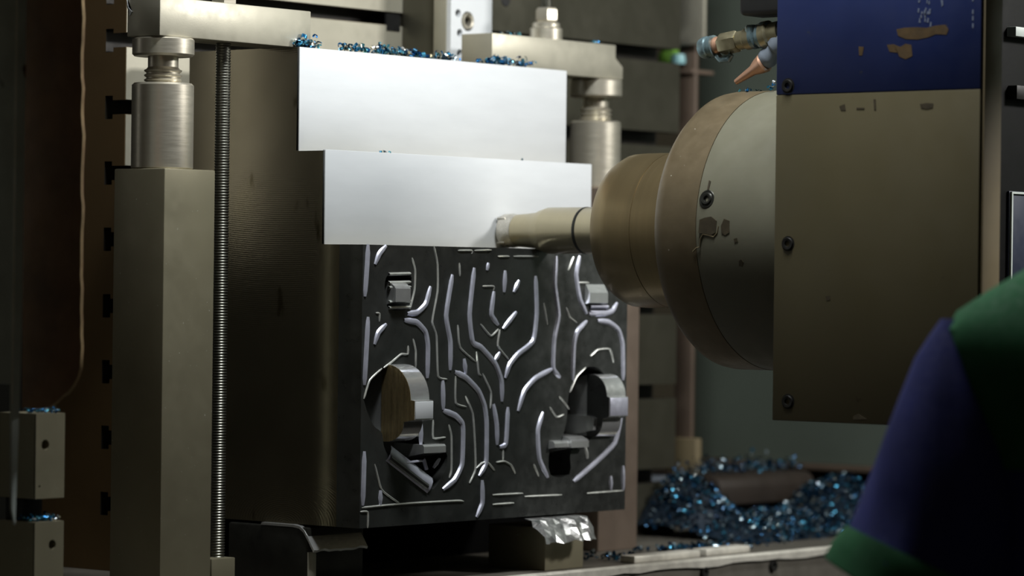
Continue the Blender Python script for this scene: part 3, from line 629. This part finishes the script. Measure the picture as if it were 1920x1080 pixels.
# drilled parallels
xq = -.60
def parallel(zt, zb, holes_, label):
    yc = onX(66, 800, xq).y; x1 = onY(124, 800, yc).x; t = thing('drilled_block', label, 'block', ((xq+x1)/2, yc+.025, zb), 'drilled steel blocks below the flap')
    H = [onY(px, py, yc) for px, py, rad in holes_]; b = B()
    loop_holes(b, [(xq+.0015, zb), (x1-.004, zb), (x1-.004, zt), (xq+.0015, zt)], [circ(h, rad) for h, (px, py, rad) in zip(H, holes_)], lambda u, v: (u, yc, v), lambda u, v: (u, yc+.012, v))
    box(b, xq, x1-.004, yc+.0005, yc+.07, zb, zt, .0); lathe(b, [(.004, zb), (.004, zt)], (x1-.004, yc+.004, 0), (0, 0, 1), 20); box(b, x1-.004, x1, yc+.004, yc+.07, zb, zt)
    for f in [f for f in b.faces if all(abs(v.co.y-(yc+.0005)) < 1e-5 for v in f.verts)]: b.faces.remove(f)
    obj('block_body', b, 'ground', t); return t, H
zA, zA2, zB_ = onX(66, 776, xq).z, onX(66, 936, xq).z, onX(66, 980, xq).z
parallel(zA, zA2, [(85, 834, .0070), (74, 912, .0017)], 'upper drilled steel block below the brown flap at the left')
parallel(zB_, ZB, [(98, 1021, .0066)], 'lower drilled steel block at the bottom left corner')
tag(obj('spacer', box(B(), -.59, -.555, .08, .115, zB_, zA2, .001), 'black'), 'black spacer between the two drilled blocks at left', 'spacer')

# ================================================================== swarf
def swarf(name, label, sampler, n, size, m='chips', seed=1):
    r = random.Random(seed); V = []; Fc = []
    for i in range(n):
        c = Vector(sampler(r)); s = size*r.uniform(.55, 1.25); rad = s*.5; ang = r.uniform(2.6, 5.2); wd = s*r.uniform(.35, .7); ns = 5
        M3 = Matrix.Rotation(r.uniform(0, 6.28), 3, 'Z') @ Matrix.Rotation(r.uniform(0, 3.14), 3, 'X') @ Matrix.Rotation(r.uniform(0, 6.28), 3, 'Y')
        k0 = len(V); pit = s*r.uniform(-.4, .4)
        for j in range(ns+1):
            a = ang*j/ns; rr_ = rad*(1-.35*j/ns)
            for h in (0, 1): V.append(c+M3 @ Vector((rr_*math.cos(a), rr_*math.sin(a), pit*j/ns+wd*(h-.5))))
        for j in range(ns): q = k0+2*j; Fc.append((q, q+1, q+3, q+2))
    at = Vector((sum(v.x for v in V)/len(V), sum(v.y for v in V)/len(V), min(v.z for v in V)))
    me = bpy.data.meshes.new(name); me.from_pydata([v-at for v in V], [], Fc); me.materials.append(M[m]); me.shade_smooth()
    o = bpy.data.objects.new(name, me); COL.objects.link(o); o.location = at; ORG[o.name] = at
    return tag(o, label, 'metal chips', None, 'stuff')
# on top of the block, along its front edge
clus = [(0.035, .2), (.02, .1), (.0, .06), (.12, .1), (.145, .12), (.19, .14), (.215, .14), (.255, .1), (.27, .1), (.335, .14), (.35, .1), (.47, .10), (.49, .12), (.53, .1)]
def topchips(r):
    c = r.choice(clus); x = min(.6, max(.002, c[0]+r.gauss(0, .012))); return (x, Y1+.002+abs(r.gauss(0, .012)), ZT+.003+abs(r.gauss(0, .0045)))
swarf('metal_chips', 'blue and silver metal chips lying along the block top edge', topchips, 420, .0088, seed=2)
swarf('metal_chips', 'tiny silver chips on the ledge between the two white steps', lambda r: (r.choice((.135, .14, .148, .47))+r.gauss(0, .003), Y2+.004+r.random()*.004, Z2+.002+r.random()*.002), 9, .006, seed=9)
swarf('metal_chips', 'few blue chips scattered on the right clamp bar', lambda r: (r.choice((XA+.05, XA+.07, XB-.04))+r.gauss(0, .004), .203+abs(r.gauss(0, .01)), ZT+.060+r.random()*.002), 16, .006, seed=3)
def spchips(r):
    th = R(90)+r.gauss(0, .10); rr_ = RH+.004+abs(r.gauss(0, .0035)); y = r.choice((-.470, -.475, -.485, -.462))+r.gauss(0, .008)
    if r.random() < .12: y = -.395+r.gauss(0, .006); rr_ = RH+.002
    return (XS+rr_*math.cos(th), y, ZS+rr_*math.sin(th))
swarf('metal_chips', 'small heap of blue chips on top of the spindle housing', spchips, 70, .0075, seed=4)
swarf('metal_chips', 'dark glinting chips on top of the upper drilled block', lambda r: (r.uniform(-.598, -.55), .05+abs(r.gauss(.004, .02)), zA+.002+abs(r.gauss(0, .003))), 130, .005, seed=5)
swarf('metal_chips', 'dark glinting chips on top of the lower drilled block', lambda r: (r.uniform(-.598, -.55), .05+abs(r.gauss(.004, .02)), zB_+.002+abs(r.gauss(0, .003))), 130, .005, seed=6)
# big drift on the bed right of the table
h1, h2 = onY(1300, 960, .27), onY(1590, 950, .24)
def hgt(x, y):
    a = .078*math.exp(-((x-h1.x-.01)/.060)**2-((y-.30)/.10)**2)+.062*math.exp(-((x-h2.x)/.06)**2-((y-.26)/.10)**2)
    a += .030*min(1, max(0, (y-.08)/.16))*min(1, max(0, (x-h1.x+.05)/.06))
    return ZB+.001+a+.008*noise.noise(Vector((x*22, y*22, 0)))
def drift(r):
    while True:
        x = r.uniform(h1.x-.07, h2.x+.12); y = r.uniform(.085, .34)
        h = hgt(x, y)
        if r.random() < .06+(h-ZB)*18: return (x, y, h+r.random()*.005)
b = B(); nx, nyy = 60, 24; g = []
for i in range(nx+1):
    g.append([b.verts.new((h1.x-.05+(h2.x+.10-h1.x+.05)*i/nx, .10+.26*k/nyy, max(ZB, hgt(h1.x-.05+(h2.x+.10-h1.x+.05)*i/nx, .10+.26*k/nyy)-.005))) for k in range(nyy+1)])
for i in range(nx):
    for k in range(nyy): b.faces.new((g[i][k], g[i+1][k], g[i+1][k+1], g[i][k+1]))
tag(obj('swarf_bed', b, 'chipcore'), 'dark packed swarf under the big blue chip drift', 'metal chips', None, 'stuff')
swarf('metal_chips', 'big drift of blue metal chips on the bed beside the table', drift, 3600, .0085, 'drift', seed=11)
k0 = onY(1352, 945, .335); k1 = onY(1528, 940, .335)
b = B(); prism(b, [(.335, k0.z-.004), (.335, k0.z+.030), (.342, k0.z+.044), (.355, k0.z+.050), (.56, k0.z+.052), (.56, k0.z-.004)], 0, k0.x, k1.x, .004); box(b, k0.x+.02, k1.x-.02, .38, .54, ZB, k0.z); cv = tag(obj('way_cover', b, 'waycover'), 'brown rounded way cover with chips lying before and on it', 'cover')
swarf('metal_chips', 'row of blue chips lying on the brown way cover', lambda r: (r.uniform(k0.x-.02, k1.x-.005), .36+abs(r.gauss(0, .05)), k0.z+.054+abs(r.gauss(0, .010))), 320, .0085, 'drift', seed=12)
p = onY(1225, 890, .45); q = onY(1318, 895, .45)
tag(obj('guide_bar', box(B(), 1.268, q.x+.04, .45, .50, q.z-.008, q.z+.007, .002), 'greyblue'), 'grey blue guide bar beyond the table behind the chips', 'bar')
def few(px0, px1, py, yy, n, sd, lab):
    a, c = onY(px0, py, yy), onY(px1, py, yy)
    swarf('metal_chips', lab, lambda r: (r.uniform(a.x, c.x), yy+r.gauss(0, .008), ZB+.003+abs(r.gauss(0, .004))), n, .009, 'drift', seed=sd)
few(1104, 1120, 1050, .08, 14, 21, 'few blue chips beside the grey support block on the bed')
few(1132, 1182, 1055, .06, 30, 22, 'blue chips on the bed before the brown square post')
few(1192, 1212, 1030, .12, 12, 23, 'few blue chips right of the brown post on the bed')
few(1230, 1345, 1022, .10, 110, 24, 'scattered line of blue chips along the flat bars')
few(1345, 1480, 1018, .05, 30, 25, 'loose blue chips before the drift near the bed edge')

# ================================================================== person (foreground, seen from behind)
RV = Vector((RT0.x, RT0.y, 0)).normalized(); FV = Vector((FW.x, FW.y, 0)).normalized(); ZV = Vector((0, 0, 1))
DP = 4.0
def pp(px, py, d=DP): return CAM+ray(px, py)*d
ctr = pp(2105, 540); ctr.z = 0
def bp(r, f, z): return ctr+RV*r+FV*f+ZV*z
per = thing('person', 'person in a blue and green polo shirt seen from behind, lower right', 'person', bp(0, 0, -.17))
V = []; Ed = []; Rd = []
def jn(p, r, parent=None):
    V.append(p); Rd.append(r)
    if parent is not None: Ed.append((parent, len(V)-1))
    return len(V)-1
pel = jn(bp(0, 0, .72), .12); spi = jn(bp(0, -.01, .90), .11, pel); che = jn(bp(0, 0, 1.08), .12, spi); nb_ = jn(bp(0, -.01, 1.265), .06, che); nk = jn(bp(0, .01, 1.34), .05, nb_); hc = jn(bp(0, .02, 1.41), .072, nk); ht = jn(bp(0, .015, 1.485), .066, hc)
def hand(wr, d, side):
    d = d.normalized(); sd = (RV*side); up = d.cross(sd).normalized()
    pm = jn(V[wr]+d*.045, .019, wr); 
    for k, (o_, ln) in enumerate(((-.026, .066), (-.009, .076), (.009, .070), (.025, .054))):
        a = jn(V[pm]+d*.035+sd*o_, .0095, pm); c = jn(V[a]+d*ln*.5-up*.006, .0085, a); jn(V[c]+d*ln*.42-up*.016, .007, c)
    a = jn(V[wr]+d*.03-sd*.030, .010, wr); c = jn(V[a]+d*.03-sd*.012-up*.01, .0085, a); jn(V[c]+d*.025-up*.012, .0075, c)
SL_ = pp(1845, 700); EL = pp(1690, 1220); 
sl = jn(SL_, .038, che); el = jn(EL, .040, sl); fd = (FV*.9-ZV*.15-RV*.1).normalized(); wl = jn(EL+fd*.23, .026, el); hand(wl, fd, 1)
sr = jn(bp(.185, 0, 1.19), .048, che); er = jn(bp(.25, -.02, .93), .040, sr); wr_ = jn(bp(.24, .06, .70), .026, er); hand(wr_, Vector((0, 0, -1))+FV*.2, -1)
for s_ in (-1, 1):
    h = jn(bp(.09*s_, 0, .66), .085, pel); k = jn(bp(.10*s_, .02, .29), .055, h); a = jn(bp(.10*s_, -.01, -.10), .038, k); jn(bp(.11*s_, .13, -.135), .030, a)
me = bpy.data.meshes.new('body'); org = ORG['person']; me.from_pydata([v-org for v in V], Ed, [])
bd = bpy.data.objects.new('body', me); COL.objects.link(bd); bd.parent = per; me.materials.append(M['skin'])
sk = bd.modifiers.new('skin', 'SKIN'); sk.use_smooth_shade = True
for i, d in enumerate(me.skin_vertices[0].data): d.radius = (Rd[i], Rd[i]); d.use_root = (i == 0)
bd.modifiers.new('sub', 'SUBSURF').levels = 2; bd.modifiers['sub'].render_levels = 2
def loft(name, secs, m, seg=40, wob=0., caps=True):   # secs: (center, axisA vector, axisB vector)
    b = B(); rings = []
    for i, (c, a, q) in enumerate(secs):
        rings.append([b.verts.new(c+a*math.cos(2*PI*k/seg)*(1+wob*noise.noise(Vector((i*.8, math.cos(2*PI*k/seg)*2, math.sin(2*PI*k/seg)*2))))+q*math.sin(2*PI*k/seg)*(1+wob*noise.noise(Vector((i*.8+9, math.cos(2*PI*k/seg)*2, math.sin(2*PI*k/seg)*2))))) for k in range(seg)])
    for p, q in zip(rings, rings[1:]):
        for k in range(seg): b.faces.new((p[k], p[(k+1) % seg], q[(k+1) % seg], q[k]))
    if caps: b.faces.new(rings[0][::-1]); b.faces.new(rings[-1])
    return obj(name, b, m, per)
def sec(z, a, q, f=0., r=0.): return (bp(r, f, z), RV*a, FV*q)
loft('shirt_yoke', [sec(1.055, .170, .132), sec(1.10, .182, .136), sec(1.15, .196, .132), sec(1.19, .204, .120), sec(1.215, .206, .108), sec(1.236, .194, .096), sec(1.262, .155, .086), sec(1.288, .112, .076), sec(1.308, .068, .064)], 'shirt_green', wob=.02)
loft('shirt_body', [sec(.62, .165, .135), sec(.75, .166, .135), sec(.90, .160, .130), sec(1.00, .163, .130), sec(1.057, .1695, .1315)], 'shirt_blue', wob=.03)
loft('collar', [sec(1.298, .072, .070), sec(1.332, .064, .062, .005)], 'shirt_blue')
for s_ in (-1, 1): loft('trouser_leg', [(bp(.085*s_, 0, .64), RV*.095, FV*.115), (bp(.095*s_, .01, .45), RV*.082, FV*.092), (bp(.10*s_, .02, .25), RV*.068, FV*.072), (bp(.10*s_, .0, -.09), RV*.060, FV*.066)], 'trousers', wob=.05)
loft('trouser_seat', [sec(.58, .150, .130), sec(.66, .168, .138)], 'trousers')
for s_ in (-1, 1): loft('shoe', [(bp(.105*s_, -.075, -.10), RV*.030, ZV*.03), (bp(.105*s_, -.05, -.115), RV*.042, ZV*.05), (bp(.107*s_, .05, -.125), RV*.046, ZV*.044), (bp(.110*s_, .14, -.145), RV*.044, ZV*.025), (bp(.112*s_, .18, -.15), RV*.02, ZV*.012)], 'hair')
def sleeve(path, m, name, wob):
    secs = []; n = len(path)
    for i, (p, r) in enumerate(path):
        d = (path[min(n-1, i+1)][0]-path[max(0, i-1)][0]).normalized(); a = d.cross(FV).normalized(); q = a.cross(d); secs.append((p, a*r, q*r*.86))
    return loft(name, secs, m, wob=wob)
sleeve([(pp(1780, 598), .010), (pp(1780, 630), .024), (pp(1780, 669), .040), (pp(1784, 741), .061), (pp(1788, 832), .085), (pp(1786, 930), .102), (pp(1770, 1020), .110), (pp(1746, 1084), .114)], 'shirt_blue', 'sleeve', .09)
sleeve([(pp(1756, 1062), .116), (pp(1744, 1088), .120), (pp(1726, 1118), .121), (pp(1708, 1147), .119), (pp(1704, 1153), .112)], 'shirt_green', 'sleeve_cuff', .05)
rs = [(bp(.170, 0, 1.205), .040), (bp(.190, 0, 1.18), .062), (bp(.220, -.01, 1.06), .070), (bp(.245, -.02, .97), .074)]
sleeve(rs, 'shirt_blue', 'sleeve', .06); sleeve([(bp(.241, -.018, .985), .076), (bp(.252, -.022, .945), .078)], 'shirt_green', 'sleeve_cuff', .03)
b = B(); lathe(b, [(.0, .115), (.045, .105), (.075, .075), (.084, .035), (.082, 0), (.076, -.025), (.060, -.045)], bp(0, .005, 1.415), (0, 0, 1), 28)
bmesh.ops.delete(b, geom=[v for v in b.verts if (v.co-bp(0, 0, 1.40)).dot(FV) > .045 and v.co.z < 1.465], context='VERTS'); obj('hair', b, 'hair', per)
for s_ in (-1, 1):
    b = B(); lathe(b, [(0, -.006), (.013, -.004), (.017, .002), (.010, .006), (0, .004)], bp(.076*s_, .015, 1.405), RV*s_+FV*-.3, 14); obj('ear', b, 'skin', per)
    b = B(); bmesh.ops.create_icosphere(b, subdivisions=2, radius=.011, matrix=Matrix.Translation(bp(.030*s_, .083, 1.418))); obj('eye', b, 'eye', per)
b = B(); lathe(b, [(0, 0), (.012, .002), (.009, .018), (.004, .032), (0, .034)], bp(0, .098, 1.378), ZV-FV*.25, 12); obj('nose', b, 'skin', per)
b = B(); lathe(b, [(0, -.022), (.005, -.012), (.006, 0), (.005, .012), (0, .022)], bp(0, .088, 1.362), RV, 10); obj('mouth', b, 'panel_red', per)
